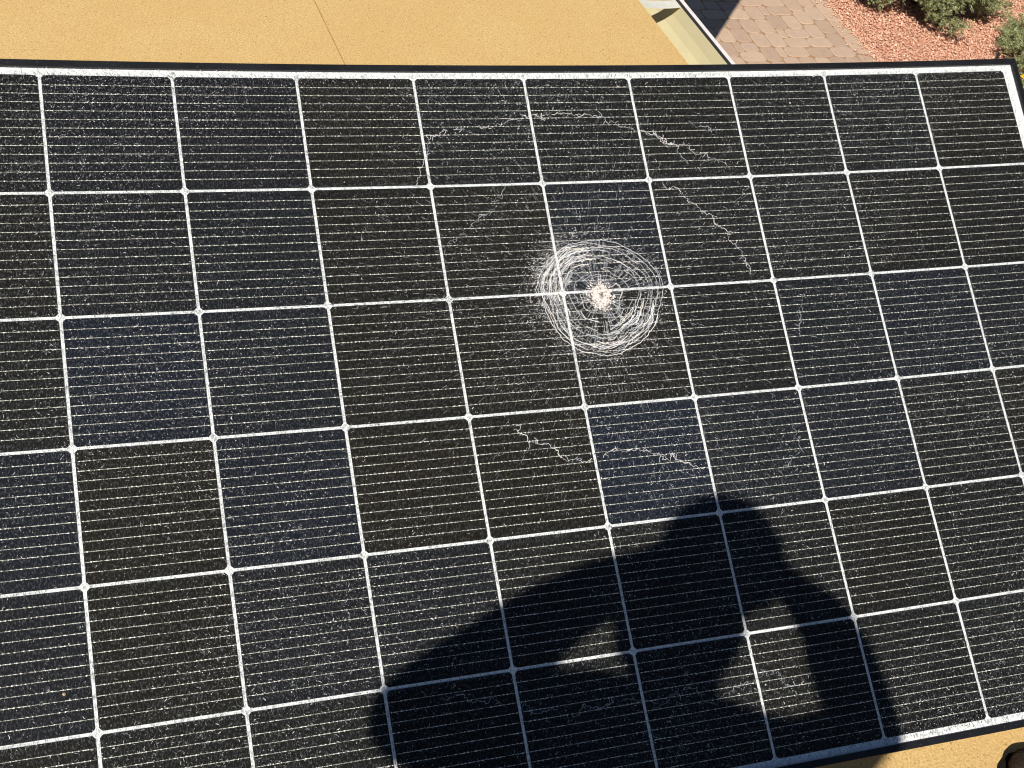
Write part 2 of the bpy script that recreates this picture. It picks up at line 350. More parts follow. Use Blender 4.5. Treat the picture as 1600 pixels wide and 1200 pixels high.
# flowers
def flower_plant(name, label, x, y, seed, spots):
    r = random.Random(seed); root = thing(name, label, 'flowers', (x, y, ZG))
    V = []; F = []
    for k in range(70):
        a = r.uniform(0, 6.28); L = r.uniform(0.05, 0.11); t = r.uniform(0.2, 0.9); w = 0.008; s = r.uniform(0, 0.05)
        bx, by = s * math.cos(a), s * math.sin(a); d = (math.cos(a), math.sin(a)); n0 = len(V)
        for q, (u, h) in enumerate(((0, 0), (0.5, t * 0.6), (1, t * 0.7))):
            ww = w * (0.6, 1, 0.15)[q]; V.append((bx + d[0] * L * u - d[1] * ww, by + d[1] * L * u + d[0] * ww, L * h)); V.append((bx + d[0] * L * u + d[1] * ww, by + d[1] * L * u - d[0] * ww, L * h))
        F += [(n0, n0 + 1, n0 + 3, n0 + 2), (n0 + 2, n0 + 3, n0 + 5, n0 + 4)]
    mesh_obj('leaves', V, F, needle_mat(name + '_leaf', lin(40, 66, 24), lin(66, 96, 36), lin(96, 124, 52)), root)
    for (fx, fy, fz, R) in spots:
        V = [(fx, fy, fz - 0.004)]; F = []
        for k in range(13):
            a = k / 13 * 6.283; n0 = len(V)
            for u, ww, h in ((0.25, 0.3, 0), (0.75, 0.26, 0.006), (1.0, 0.08, 0.002)):
                for sg in (-1, 1): V.append((fx + R * u * math.cos(a) - sg * R * ww * math.sin(a), fy + R * u * math.sin(a) + sg * R * ww * math.cos(a), fz + h + 0.001 * (k % 2)))
            F += [(n0, n0 + 1, n0 + 3, n0 + 2), (n0 + 2, n0 + 3, n0 + 5, n0 + 4)]
        pt = mesh_obj('flower_head', V, F, simple('petal', lin(236, 176, 14), 0.6, 0, 0.15, 60), root)
        bm = bmesh.new(); bmesh.ops.create_uvsphere(bm, u_segments=8, v_segments=5, radius=R * 0.3)
        for v in bm.verts: v.co = Vector((v.co.x + fx, v.co.y + fy, v.co.z * 0.4 + fz + 0.006))
        me = bpy.data.meshes.new('flower_centre'); bm.to_mesh(me); bm.free(); me.materials.append(simple('flower_centre', lin(200, 110, 10), 0.8)); link('flower_centre', me, pt)
        V, F = sweep([(0.002, 0), (-0.001, 0.0017), (-0.001, -0.0017)], lambda t, a, b: (fx * t + a, fy * t + b, fz * t - 0.004), 2); mesh_obj('stem', V, F, simple('stem', lin(60, 84, 34), 0.7), root)
flower_plant('flowering_plant', 'low plant with yellow flowers beyond the right corner of the panel', 5.50, 5.70, 5, [(-0.065, -0.035, 0.13, 0.028), (-0.01, -0.08, 0.14, 0.028), (0.08, 0.03, 0.11, 0.025)])
flower_plant('leafy_plant', 'small leafy green plant in the gravel right of the panel frame', 5.42, 5.48, 6, [(0.09, 0.02, 0.08, 0.018)])
em = thing('black_peg', 'tiny black peg in the gravel next to the right hand shrub', 'peg', (5.50, 6.05, ZG))  # small black stake put at a dark spot beside the shrub
V, F = sweep([(0.009 * math.cos(a * 1.0472), 0.009 * math.sin(a * 1.0472)) for a in range(6)], lambda t, a, b: (a, b, -0.02 + 0.075 * t), 1); mesh_obj('peg', V, F, simple('black_plastic', (0.02, 0.02, 0.02), 0.5), em)
V, F = sweep([(0.014 * math.cos(a * 1.0472), 0.014 * math.sin(a * 1.0472)) for a in range(6)], lambda t, a, b: (a, b, 0.0555 + 0.015 * t), 1); mesh_obj('cap', V, F, bpy.data.materials['black_plastic'], em)

# ================================================================== SOLAR PANEL
panel = thing('solar_panel', 'black framed solar panel with shattered glass propped up on the tan roof', 'solar panel', (0, 0.05, ROOF))
def pl(V): return np.asarray(V) - np.array([0, 0.05, ROOF])
I0, I1, J0, J1 = -1.0, 9.0, 0.0, 6.0
FI0, FI1, FJ0, FJ1 = -1.085, 9.085, -0.046, 6.050            # inner edge of the frame lip
# -- white backsheet
m_back = NT('backsheet'); bp = m_back.pos(); bn = m_back.noise(bp, 500, 3, 0.7); bn2 = m_back.noise(bp, 90, 4, 0.6)
bc_ = m_back.ramp(bn, [(0.32, (0.34, 0.36, 0.37)), (0.50, (0.80, 0.80, 0.79))])
bc_ = m_back.mix(m_back.ramp(bn2, [(0.30, (0.5, 0.5, 0.5)), (0.42, (0, 0, 0))]), bc_, (0.5, 0.52, 0.54)); m_back.color(bc_)
m_back.b.inputs['Roughness'].default_value = 0.6
NI, NJ = 80, 48
ii, jj = np.meshgrid(np.linspace(FI0 - 0.02, FI1 + 0.02, NI + 1), np.linspace(FJ0 - 0.02, FJ1 + 0.02, NJ + 1), indexing='ij')
def grid_obj(name, h, mat, flip=False):
    V = pl(surf(ii.ravel(), jj.ravel(), h)); a = (np.arange(NI)[:, None] * (NJ + 1) + np.arange(NJ)[None]).ravel()
    F = np.stack([a, a + 1, a + NJ + 2, a + NJ + 1], -1)
    if not flip: F = F[:, ::-1]
    o = fast_obj(name, V, F, mat, panel); o.data.polygons.foreach_set('use_smooth', [True] * len(o.data.polygons)); return o
grid_obj('backsheet', -0.0010, m_back.m); grid_obj('back_cover', -0.0042, simple('back_cover', (0.7, 0.7, 0.7), 0.6), True)

# -- shader pieces shared by the cells: polar streaks around the impact
def polar(t):
    g_ = t.new('ShaderNodeNewGeometry'); s = t.new('ShaderNodeVectorMath', operation='SUBTRACT'); t.link(g_.outputs['Position'], s.inputs[0]); s.inputs[1].default_value = IMPW
    sx = t.new('ShaderNodeSeparateXYZ'); t.link(s.outputs[0], sx.inputs[0])
    dt = t.new('ShaderNodeVectorMath', operation='DOT_PRODUCT'); t.link(s.outputs[0], dt.inputs[0]); dt.inputs[1].default_value = (0, 0.8831, 0.4691)
    ln = t.new('ShaderNodeVectorMath', operation='LENGTH'); t.link(s.outputs[0], ln.inputs[0])
    return sx.outputs[0], dt.outputs['Value'], t.math('ARCTAN2', dt.outputs['Value'], sx.outputs[0]), ln.outputs['Value']
m_cell = NT('cell'); t = m_cell
X_, Y_, TH, RR = polar(t)
oi = t.new('ShaderNodeObjectInfo')
cv = t.new('ShaderNodeCombineXYZ'); t.link(t.math('MULTIPLY', TH, 42.0), cv.inputs[0]); t.link(t.math('MULTIPLY', RR, 55.0), cv.inputs[1])
rad = t.noise(cv.outputs[0], 3.2, 2, 0.6)
cv2 = t.new('ShaderNodeCombineXYZ'); t.link(t.math('MULTIPLY', X_, 1.0), cv2.inputs[0]); t.link(t.math('MULTIPLY', Y_, 0.42), cv2.inputs[1])
iso = t.noise(cv2.outputs[0], 520, 2, 0.65)
fall = t.ramp(RR, [(0.12, (1, 1, 1)), (0.50, (0, 0, 0))])
st = t.mix(fall, t.ramp(iso, [(0.52, (0, 0, 0)), (0.70, (1, 1, 1))]), t.ramp(rad, [(0.52, (0, 0, 0)), (0.68, (1, 1, 1))]))
fine = t.ramp(t.noise(t.pos(), 800, 1), [(0.55, (0, 0, 0)), (0.75, (1, 1, 1))])
big = t.ramp(t.noise(t.pos(), 9, 3), [(0.3, (0.6, 0.6, 0.6)), (0.7, (1, 1, 1))])
base = t.mix(0.5, oi.outputs['Color'], big, 'MULTIPLY')
cc = t.mix(t.math('MULTIPLY', st, 0.75), base, (0.084, 0.088, 0.088))
cc = t.mix(t.math('MULTIPLY', fine, 0.35), cc, (0.058, 0.061, 0.062))
t.color(cc); t.b.inputs['Roughness'].default_value = 0.55; t.b.inputs['Specular IOR Level'].default_value = 0.12
m_wire = NT('busbar'); t = m_wire; wnz = t.noise(t.pos(), 330, 2, 0.8)
t.color(t.ramp(wnz, [(0.38, (0.12, 0.115, 0.10)), (0.48, (0.42, 0.40, 0.35)), (0.56, (0.98, 0.96, 0.87))])); t.b.inputs['Roughness'].default_value = 0.5
# -- cell mesh (chamfered square), shared
hc = U / 2 - 0.00185; ch = 0.0036; th = 0.0004
oc = [(hc, hc - ch), (hc - ch, hc), (-hc + ch, hc), (-hc, hc - ch), (-hc, -hc + ch), (-hc + ch, -hc), (hc - ch, -hc), (hc, -hc + ch)]
cell_me = bpy.data.meshes.new('solar_cell'); cell_me.from_pydata([(x, y, 0) for x, y in oc] + [(x, y, -th) for x, y in oc], [], [tuple(range(8))] + [(k, k + 8, (k + 1) % 8 + 8, (k + 1) % 8) for k in range(8)]); cell_me.materials.append(m_cell.m)
def wire_mesh(seed):
    r = random.Random(seed); V = []; F = []
    for k in range(12):
        y = (0.0975 + 0.0732 * k - 0.5) * U; w = 0.00022; z = 0.00035
        V0 = len(V); n = 6; amp = 0.0002
        for q in range(n + 1):
            x = -hc + 0.0005 + (2 * hc - 0.001) * q / n; yy = y + r.uniform(-amp, amp)
            V.append((x, yy - w, z)); V.append((x, yy + w, z))
        for q in range(n): F.append((V0 + 2 * q, V0 + 2 * q + 2, V0 + 2 * q + 3, V0 + 2 * q + 1))
        x = -hc + r.uniform(0.001, 0.005)
        while x < hc - 0.002:
            L = r.choice((0.0009, 0.0011, 0.0012, 0.0018)); a = r.uniform(0.0006, 0.00095)
            if r.random() < 0.82:
                v0 = len(V); V += [(x - L, y, z + 0.0002), (x, y - a, z + 0.0002), (x + L, y, z + 0.0002), (x, y + a, z + 0.0002)]; F.append((v0, v0 + 1, v0 + 2, v0 + 3))
            x += 0.0055 * r.uniform(0.85, 1.2)
        for xe in (-1, 1):                                       # long bright end pads
            if r.random() < 0.75:
                x = xe * (hc - r.uniform(0.006, 0.012)); L = r.uniform(0.002, 0.004); a = 0.0005; v0 = len(V)
                V += [(x - L, y, z + 0.0003), (x, y - a, z + 0.0003), (x + L, y, z + 0.0003), (x, y + a, z + 0.0003)]; F.append((v0, v0 + 1, v0 + 2, v0 + 3))
    me = bpy.data.meshes.new('busbars'); me.from_pydata(V, [], F); me.materials.append(m_wire.m); return me
wires = [wire_mesh(s) for s in range(5)]
blue = {(0, 2): 1.0, (0, 0): .35, (0, 3): .0, (1, 2): .55, (1, 3): .8, (-1, 3): .7, (4, 3): 1.15, (0, 1): .3, (6, 3): .5, (7, 2): .55, (5, 3): .35, (1, 1): .35, (1, 4): .5, (1, 0): .35, (4, 1): .45, (-1, 4): .4, (6, 2): .35, (7, 3): .1, (8, 2): .3, (2, 4): .3}
for i in range(-1, 9):
    for j in range(6):
        c = Vector(surf(i + .5, j + .5, 0.0).tolist()); dx = (Vector(surf(i + .9, j + .5).tolist()) - Vector(surf(i + .1, j + .5).tolist())).normalized()
        dy = (Vector(surf(i + .5, j + .1).tolist()) - Vector(surf(i + .5, j + .9).tolist())).normalized(); dz = dx.cross(dy).normalized(); dy = dz.cross(dx)
        Mx = Matrix((dx, dy, dz)).transposed().to_4x4(); Mx.translation = c - Vector((0, 0.05, ROOF))
        o = link('solar_cell', cell_me, panel); o.matrix_local = Mx
        b = blue.get((i, j), 0.0); w = random.uniform(0, 1) + (1.3 if (i, j) in ((2, 1), (3, 1), (2, 2), (3, 2), (2, 3), (3, 3), (4, 2), (2, 0), (0, 3), (1, 4), (0, 4), (8, 3), (8, 0)) else 0); k = random.uniform(0.9, 1.12)
        c0 = np.array([0.0042, 0.0044, 0.0045]) * (1 - w * .15) + np.array([.0014, .0005, -.0009]) * w; cb = np.array([0.0036, 0.0060, 0.0135])
        cl = (c0 * (1 - b) + cb * b) * k; o.color = (*[float(max(0.001, x)) for x in cl], 1)
        wo = link('busbars', random.choice(wires), o); wo['kind'] = 'stuff'
# -- glass sheet over the cells
t = NT('glass'); m_glass = t.m; t.n.remove(t.b)
out = [n for n in t.n if n.type == 'OUTPUT_MATERIAL'][0]
tr = t.new('ShaderNodeBsdfTransparent'); tr.inputs[0].default_value = (0.97, 0.975, 0.97, 1)
gl = t.new('ShaderNodeBsdfGlossy'); gl.inputs['Roughness'].default_value = 0.22; gl.inputs[0].default_value = (0.6, 0.6, 0.6, 1)
fr = t.new('ShaderNodeFresnel'); fr.inputs[0].default_value = 1.35
gnz = t.noise(t.pos(), 260, 2, .7); bmp = t.new('ShaderNodeBump'); bmp.inputs['Strength'].default_value = 0.35; bmp.inputs['Distance'].default_value = 0.001; t.link(gnz, bmp.inputs['Height']); t.link(bmp.outputs[0], gl.inputs['Normal'])
mx = t.new('ShaderNodeMixShader'); t.link(t.math('MULTIPLY', fr.outputs[0], 0.12), mx.inputs[0]); t.link(tr.outputs[0], mx.inputs[1]); t.link(gl.outputs[0], mx.inputs[2]); t.link(mx.outputs[0], out.inputs[0])
grid_obj('glass', 0.0020, m_glass)

# -- cracks: thin raised ribbons
def chip_mat(name, stops, rough=0.5):
    t = NT(name); t.color(t.ramp(t.island(), stops)); t.b.inputs['Roughness'].default_value = rough; return t.m
m_chip = chip_mat('glass_chip', [(0.0, (0.035, 0.038, 0.04)), (0.5, (0.10, 0.107, 0.11)), (0.80, (0.40, 0.42, 0.42)), (1.0, (0.95, 0.94, 0.91))])
m_crack = chip_mat('crack_edge', [(0.0, (0.40, 0.43, 0.50)), (0.4, (0.80, 0.80, 0.82)), (0.75, (0.90, 0.83, 0.74)), (1.0, (0.96, 0.94, 0.9))])
m_fineCrack = chip_mat('fine_crack', [(0.0, (0.12, 0.13, 0.14)), (0.5, (0.36, 0.38, 0.42)), (1.0, (0.80, 0.80, 0.82))])
m_darkcrack = simple('dark_crack', (0.10, 0.105, 0.11), 0.7)  # even dark grey for the hairline cracks across the white gaps
m_crush = chip_mat('crushed_glass', [(0.0, (0.10, 0.09, 0.08)), (0.25, (0.52, 0.45, 0.41)), (0.7, (0.78, 0.70, 0.64)), (1.0, (0.95, 0.93, 0.9))])
def ribbons(name, lines, mat, h=0.0024, parent=None):
    """lines: list of (pts Nx2 in metres on the panel, width or widths)"""
    V = []; F = []
    for P, w in lines:
        P = np.asarray(P, float); n = len(P)
        if n < 2: continue
        T = np.gradient(P, axis=0); T /= np.linalg.norm(T, axis=1)[:, None] + 1e-9; N = np.stack([-T[:, 1], T[:, 0]], -1)
        w = np.broadcast_to(np.asarray(w, float), (n,))[:, None] / 2
        A = P + N * w; B = P - N * w; n0 = len(V)
        for a, b in zip(A, B): V.append(a); V.append(b)
        for q in range(n - 1): F.append((n0 + 2 * q, n0 + 2 * q + 1, n0 + 2 * q + 3, n0 + 2 * q + 2))
    V = np.array(V); hh = h + rng.uniform(-0.0001, 0.0001, len(V))
    return fast_obj(name, pl(surf(V[:, 0] / U, V[:, 1] / U, hh)), np.array(F), mat, parent or panel)
def jag(P, amp, rounds=2):
    P = [np.array(p, float) for p in P]
    for r_ in range(rounds):
        Q = [P[0]]
        for a, b in zip(P[:-1], P[1:]):
            d = b - a; L = np.linalg.norm(d); n = np.array([-d[1], d[0]]) / (L + 1e-9)
            Q.append((a + b) / 2 + n * rng.normal(0, amp * min(1, L / 0.02))); Q.append(b)
        P = Q
    return np.array(P)
LONG = {
'A': [(2.814, 1.047), (2.927, 0.847), (3.026, 0.674), (3.03, 0.539), (3.175, 0.512), (3.348, 0.49), (3.494, 0.474), (3.762, 0.429), (3.921, 0.359), (4.039, 0.36), (4.117, 0.422), (4.101, 0.349), (4.34, 0.352), (4.519, 0.367), (4.689, 0.431), (4.861, 0.497), (5.009, 0.531), (5.124, 0.577), (5.232, 0.661), (5.326, 0.663), (5.338, 0.757), (5.409, 0.865)],
'B': [(5.067, 0.551), (5.201, 0.66), (5.353, 0.683), (5.558, 0.764), (5.673, 0.817), (5.809, 0.928)],
'C': [(5.124, 1.028), (5.272, 1.126), (5.329, 1.238), (5.465, 1.33), (5.534, 1.443), (5.643, 1.522), (5.652, 1.62), (5.747, 1.758), (5.78, 1.942)],
'D': [(3.691, 1.013), (3.585, 1.127), (3.447, 1.268), (3.32, 1.35), (3.222, 1.433), (3.071, 1.512), (3.027, 1.68)],
'E': [(3.373, 3.104), (3.412, 3.188), (3.454, 3.256), (3.559, 3.282), (3.635, 3.315), (3.702, 3.402), (3.835, 3.431), (3.968, 3.465)],
'F': [(4.069, 3.443), (4.154, 3.386), (4.325, 3.391), (4.465, 3.41), (4.513, 3.453), (4.593, 3.488), (4.687, 3.459), (4.701, 3.527), (4.835, 3.584), (4.948, 3.606)],
'G': [(2.416, 5.12), (2.606, 5.172), (2.749, 5.217), (2.946, 5.247), (3.085, 5.325), (3.289, 5.337), (3.465, 5.373), (3.649, 5.378), (3.768, 5.323), (3.972, 5.378), (4.178, 5.434), (4.301, 5.379), (4.393, 5.343), (4.504, 5.459), (4.679, 5.436), (4.769, 5.414), (5.047, 5.34), (5.193, 5.336), (5.223, 5.442), (5.38, 5.404)],
'H': [(5.858, 3.359), (5.876, 3.532), (5.757, 3.633), (5.658, 3.707)],
'I': [(6.259, 2.154), (6.168, 2.389), (6.171, 2.628)],
'J': [(5.498, 0.448), (5.644, 0.514), (5.751, 0.612)]}
strong = {'A': .8, 'B': .9, 'C': 1.0, 'D': .55, 'E': 1.0, 'F': 1.0, 'G': .6, 'H': .6, 'I': .4, 'J': .5}
for kx, P in LONG.items():
    P = np.array(P) * U; main = jag(P, 0.0040, 4); s = strong[kx]
    lines = []
    # broken into dashes of varying width so the crack fades in and out
    q = 0
    while q < len(main) - 2:
        e = min(len(main), q + rng.integers(3, 14)); seg = main[q:e + 1]
        if rng.random() < 0.62 + 0.34 * s: lines.append((seg + rng.normal(0, .0003, 2), rng.uniform(0.0002, 0.0006) * (0.6 + 0.5 * s)))
        q = e
    for q in range(0, len(main) - 4, 4):                        # curly side branches
        if rng.random() < 0.55:
            a = main[q]; d = main[q + 1] - main[q]; an = math.atan2(d[1], d[0]) + rng.choice([-1, 1]) * rng.uniform(0.5, 1.6); st_ = [a]; cu = rng.normal(0, 0.5)
            for _ in range(rng.integers(2, 7)):
                an += cu * 0.6 + rng.normal(0, .35); st_.append(st_[-1] + 0.0016 * np.array([math.cos(an), math.sin(an)]))
            lines.append((np.array(st_), rng.uniform(0.0003, 0.0006)))
    lc = ribbons('long_crack', lines, m_crack if s > .7 else m_fineCrack); lc['kind'] = 'stuff'
IC = np.array(IMP) * U
def ring_r(a):                                                  # outer ring outline, lumpy; a: image-like angle, y up the panel
    return 0.0885 * (1 + 0.035 * math.sin(2 * a + 1.0) + 0.03 * math.sin(3 * a + 0.4) + 0.015 * math.sin(7 * a))
def arc(frac, a0, a1, jit, w, off=(0, 0), ph=0):
    n = max(6, int(abs(a1 - a0) * frac * 0.09 / 0.0016)); P = []; dr = 0
    for q in range(n + 1):
        a = a0 + (a1 - a0) * q / n; dr = dr * 0.86 + rng.normal(0, jit); r = ring_r(a) * frac + dr + 0.0015 * math.sin(5 * a + ph)
        P.append((IC[0] + off[0] + r * math.cos(a), IC[1] + off[1] - r * math.sin(a)))
    return (np.array(P), w)
rings = []
for fr_, a0, a1, w in ((1.0, -3.1, -0.4, .0010), (1.0, 0.1, 3.1, .0008), (1.03, -0.6, 0.4, .0007), (0.93, 2.0, 4.3, .0009), (0.94, -1.2, 0.9, .0007), (0.88, -2.6, -0.9, .0011), (0.97, 1.6, 3.6, .0007), (0.86, 0.2, 1.9, .0009), (0.80, 1.2, 3.2, .001), (0.84, -2.9, -1.6, .001), (0.78, -1.0, .9, .0008), (0.71, .3, 1.6, .0007), (0.62, -.9, .7, .0006), (0.45, -2.6, -.6, .0007), (0.43, 1.6, 3.4, .0006), (0.34, -1.4, .6, .0006), (0.31, -2.9, -1.4, .0006), (.52, 2.9, 4.0, .0006), (.37, .9, 2.4, .0005)):
    rings.append(arc(fr_, a0, a1, 0.00045, w * 0.72))
for q in range(150):                                             # dense bands upper left and lower right
    up = rng.random() < 0.55
    ac = rng.normal(2.45, 0.5) if up else rng.normal(-0.95, 0.45); sp = rng.uniform(0.12, 0.6)
    rings.append(arc(rng.uniform(0.55, 0.95), ac - sp / 2, ac + sp / 2, 0.0006, rng.uniform(.0003, .0008), ph=rng.uniform(0, 6)))
for q in range(48):
    ac = rng.uniform(0, 6.28); sp = rng.uniform(0.3, 1.5); rings.append(arc(rng.uniform(0.25, 0.98), ac, ac + sp, 0.0004, rng.uniform(.0002, .0005), ph=rng.uniform(0, 6)))
def dash(lines, keep, wobble):
    out = []
    for P, w in lines:
        q = 0
        while q < len(P) - 2:
            e = min(len(P), q + int(rng.integers(5, 26)))
            if rng.random() < keep: out.append((P[q:e + 1] + rng.normal(0, wobble, 2), w * rng.uniform(.5, 1.35)))
            q = e
    return out
ro = ribbons('impact_rings', rings[:6] + dash(rings[6:], 0.93, 0.0002), m_crack); ro['kind'] = 'stuff'
spk = []
for q in range(640):
    a = rng.uniform(0, 6.283); r0 = rng.uniform(0.012, 0.075); L = rng.uniform(0.003, 0.016) * (1.2 if math.sin(a) < 0 else 1)
    P = [(IC[0] + r * math.cos(a + rng.normal(0, .004)), IC[1] - r * math.sin(a + rng.normal(0, .004))) for r in np.linspace(r0, r0 + L, 4)]
    spk.append((np.array(P), rng.uniform(.00018, .0004)))
for q in range(1300):                                           # long fine radial crazing further out
    a = rng.uniform(0, 6.283); r0 = 0.09 + 0.26 * rng.random() ** 1.3; L = rng.uniform(0.003, 0.012)
    P = [(IC[0] + r * math.cos(a), IC[1] - r * math.sin(a)) for r in (r0, r0 + L)]
    P = np.array(P)
    if not (FI0 * U < P[:, 0].min() and P[:, 0].max() < FI1 * U and FJ0 * U < P[:, 1].min() and P[:, 1].max() < FJ1 * U): continue
    spk.append((P, rng.uniform(.0001, .00024)))
so_ = ribbons('radial_cracks', spk, m_fineCrack, 0.0023); so_['kind'] = 'stuff'
# -- glass chips and slivers over the whole sheet
def slivers(name, n, lmin, lmax, wmin, wmax, mat, h, centre=None, ang=None, curl=0.8, npt=3):
    if centre is None:                                          # patchy: thicker towards the edges, thinner in soft blotches
        c = np.stack([rng.uniform(FI0, FI1, n * 2), rng.uniform(FJ0, FJ1, n * 2)], -1)
        d = 0.42 + 0.20 * np.sin(c[:, 0] * 1.9 + 1.3 * np.sin(c[:, 1] * 1.1)) + 0.16 * np.sin(c[:, 1] * 2.7 + 2 * np.sin(c[:, 0] * 0.8)) + 0.12 * np.sin(c[:, 0] * 6.1 + c[:, 1] * 4.7)
        d += 0.45 * np.clip((0.5 - c[:, 1]) * 2, 0, 1) + 0.35 * np.clip((c[:, 1] - 5.6) * 2.5, 0, 1) - 0.22 * np.exp(-((c[:, 0] - 3.2) ** 2 / 2.2 + (c[:, 1] - 2.4) ** 2 / 2.5))
        c = c[rng.random(len(c)) < np.clip(d, 0.06, 1)] * U; n = len(c)
    else: c = centre; n = len(c)
    a = rng.uniform(0, np.pi, n) if ang is None else ang
    L = lmin + (lmax - lmin) * rng.random(n) ** 2.2; k = rng.normal(0, curl, n); w = rng.uniform(wmin, wmax, n) / 2
    V = np.zeros((n, npt * 2, 2)); p_ = c.copy()
    for q in range(npt):
        aa = a + k * (q - 1); N = np.stack([-np.sin(aa), np.cos(aa)], -1); tw = 1.0 if 0 < q < npt - 1 else 0.5
        V[:, 2 * q] = p_ + N * (w * tw)[:, None]; V[:, 2 * q + 1] = p_ - N * (w * tw)[:, None]
        p_ = p_ + np.stack([np.cos(aa), np.sin(aa)], -1) * (L / (npt - 1))[:, None]
    V[..., 0] = np.clip(V[..., 0], FI0 * U, FI1 * U); V[..., 1] = np.clip(V[..., 1], FJ0 * U, FJ1 * U)
    F = np.array([[2 * q, 2 * q + 1, 2 * q + 3, 2 * q + 2] for q in range(npt - 1)])
    F = (F[None] + 2 * npt * np.arange(n)[:, None, None]).reshape(-1, 4); V = V.reshape(-1, 2)
    o = fast_obj(name, pl(surf(V[:, 0] / U, V[:, 1] / U, h + rng.uniform(0, 0.0002, len(V)))), F, mat, panel); o['kind'] = 'stuff'; return o
slivers('glass_slivers', 46000, 0.0010, 0.0052, 0.0002, 0.0005, m_chip, 0.0026)
slivers('pale_splinters', 2600, 0.0012, 0.0045, 0.0004, 0.0008, m_crack, 0.0027, curl=1.3)
slivers('glass_chips', 52000, 0.0006, 0.0014, 0.0004, 0.0009, m_chip, 0.0029)
# chips denser in the impact's fringe
nn = 3800; a = np.concatenate([rng.normal(2.7, .55, nn // 2), rng.uniform(0, 6.283, nn - nn // 2)]); r_ = rng.normal(0.082, 0.017, nn)
cc_ = np.stack([IC[0] + r_ * np.cos(a), IC[1] - r_ * np.sin(a)], -1)
slivers('fringe_chips', nn, 0.0006, 0.0035, 0.0002, 0.0007, m_crack, 0.0030, cc_, ang=-a + np.pi / 2 + rng.normal(0, .5, nn))
# dark hairlines that cut the white gaps (radial near the impact, upright further out)
nn = 15000; gi_ = rng.integers(-1, 10, nn); horiz = rng.random(nn) < 0.55
ci = np.where(horiz, rng.uniform(FI0, FI1, nn), gi_ + rng.normal(0, .012, nn)); cj = np.where(horiz, rng.integers(0, 7, nn) + rng.normal(0, .012, nn), rng.uniform(FJ0, FJ1, nn))
cc_ = np.stack([ci * U, cj * U], -1); dd = cc_ - IC; rr = np.hypot(dd[:, 0], dd[:, 1])
an = np.where(rr < 0.45, np.arctan2(dd[:, 1], dd[:, 0]), np.pi / 2 + rng.normal(0, .35, nn))
slivers('hairline_cracks', nn, 0.002, 0.006, 0.00025, 0.00055, m_darkcrack, 0.0022, cc_, ang=an, curl=0.15)
# crushed core
nn = 900; a = rng.uniform(0, 6.283, nn); r_ = np.abs(rng.normal(0.0, 0.0105, nn)) + 0.0045; r_ = np.where(r_ > .024, .012, r_)
V = []; F = []
for q in range(nn):
    s = rng.uniform(0.0006, 0.0017); cx = IC[0] + r_[q] * math.cos(a[q]) * 0.92 + 0.0; cy = IC[1] - r_[q] * math.sin(a[q]) * 1.06; n0 = len(V); h = 0.0024 + 0.0022 * math.exp(-(r_[q] / .014) ** 2) * rng.random()
    b = rng.uniform(0, 6.28)
    for e in range(3): V.append((cx + s * math.cos(b + e * 2.1), cy + s * math.sin(b + e * 2.1), h))
    V.append((cx, cy, h + s * 0.8)); F += [(n0, n0 + 1, n0 + 3), (n0 + 1, n0 + 2, n0 + 3), (n0 + 2, n0, n0 + 3)]
V = np.array(V); co = fast_obj('crushed_core', pl(surf(V[:, 0] / U, V[:, 1] / U, V[:, 2])), np.array(F), m_crush, panel); co['kind'] = 'stuff'
V = []; F = []
for q in range(26):
    b = rng.uniform(0, 6.28); r__ = abs(rng.normal(0, .004)); cx = IC[0] + r__ * math.cos(b); cy = IC[1] - r__ * math.sin(b); sz = rng.uniform(.0005, .0013); n0 = len(V)
    for e in range(3): V.append((cx + sz * math.cos(b + e * 2.1), cy + sz * math.sin(b + e * 2.1), 0.0062))
    F.append((n0, n0 + 1, n0 + 2))
V = np.array(V); kd = fast_obj('core_pits', pl(surf(V[:, 0] / U, V[:, 1] / U, V[:, 2])), np.array(F), simple('pit', (.05, .045, .04), .8), panel); kd['kind'] = 'stuff'
# a smooth pale bed under the core
V = [(IC[0], IC[1])] + [(IC[0] + 0.0150 * (1 + .12 * math.sin(3 * k / 24 * 6.283)) * math.cos(k / 24 * 6.283) * .93, IC[1] - .0165 * (1 + .1 * math.sin(5 * k / 24 * 6.283)) * math.sin(k / 24 * 6.283)) for k in range(24)]
Va = np.array(V); mesh_obj('core_bed', pl(surf(Va[:, 0] / U, Va[:, 1] / U, 0.0023)), [(0, k + 1, (k + 1) % 24 + 1) for k in range(24)], simple('core_bed', (0.40, 0.33, 0.29), 0.7, 0, 0.7, 900), panel)
# a few stray specks of dirt
for (pi_, pj_, rad_, c) in ((-0.192, 4.712, 0.0020, lin(176, 156, 122)), (6.565, 0.293, 0.0020, lin(190, 170, 150)), (0.645, 1.125, 0.0012, lin(150, 165, 190))):
    n0 = [(pi_ * U + rad_ * math.cos(k) * random.uniform(.7, 1.2), pj_ * U + rad_ * math.sin(k) * random.uniform(.7, 1.2)) for k in (0, 1.05, 2.1, 3.14, 4.19, 5.24)]
    Va = np.array([(pi_ * U, pj_ * U)] + n0); hh = np.array([0.0042] + [0.0026] * 6); mesh_obj('dirt_speck', pl(surf(Va[:, 0] / U, Va[:, 1] / U, hh)), [(0, 1 + k, 1 + (k + 1) % 6) for k in range(6)], simple('dirt', c, .8), panel)

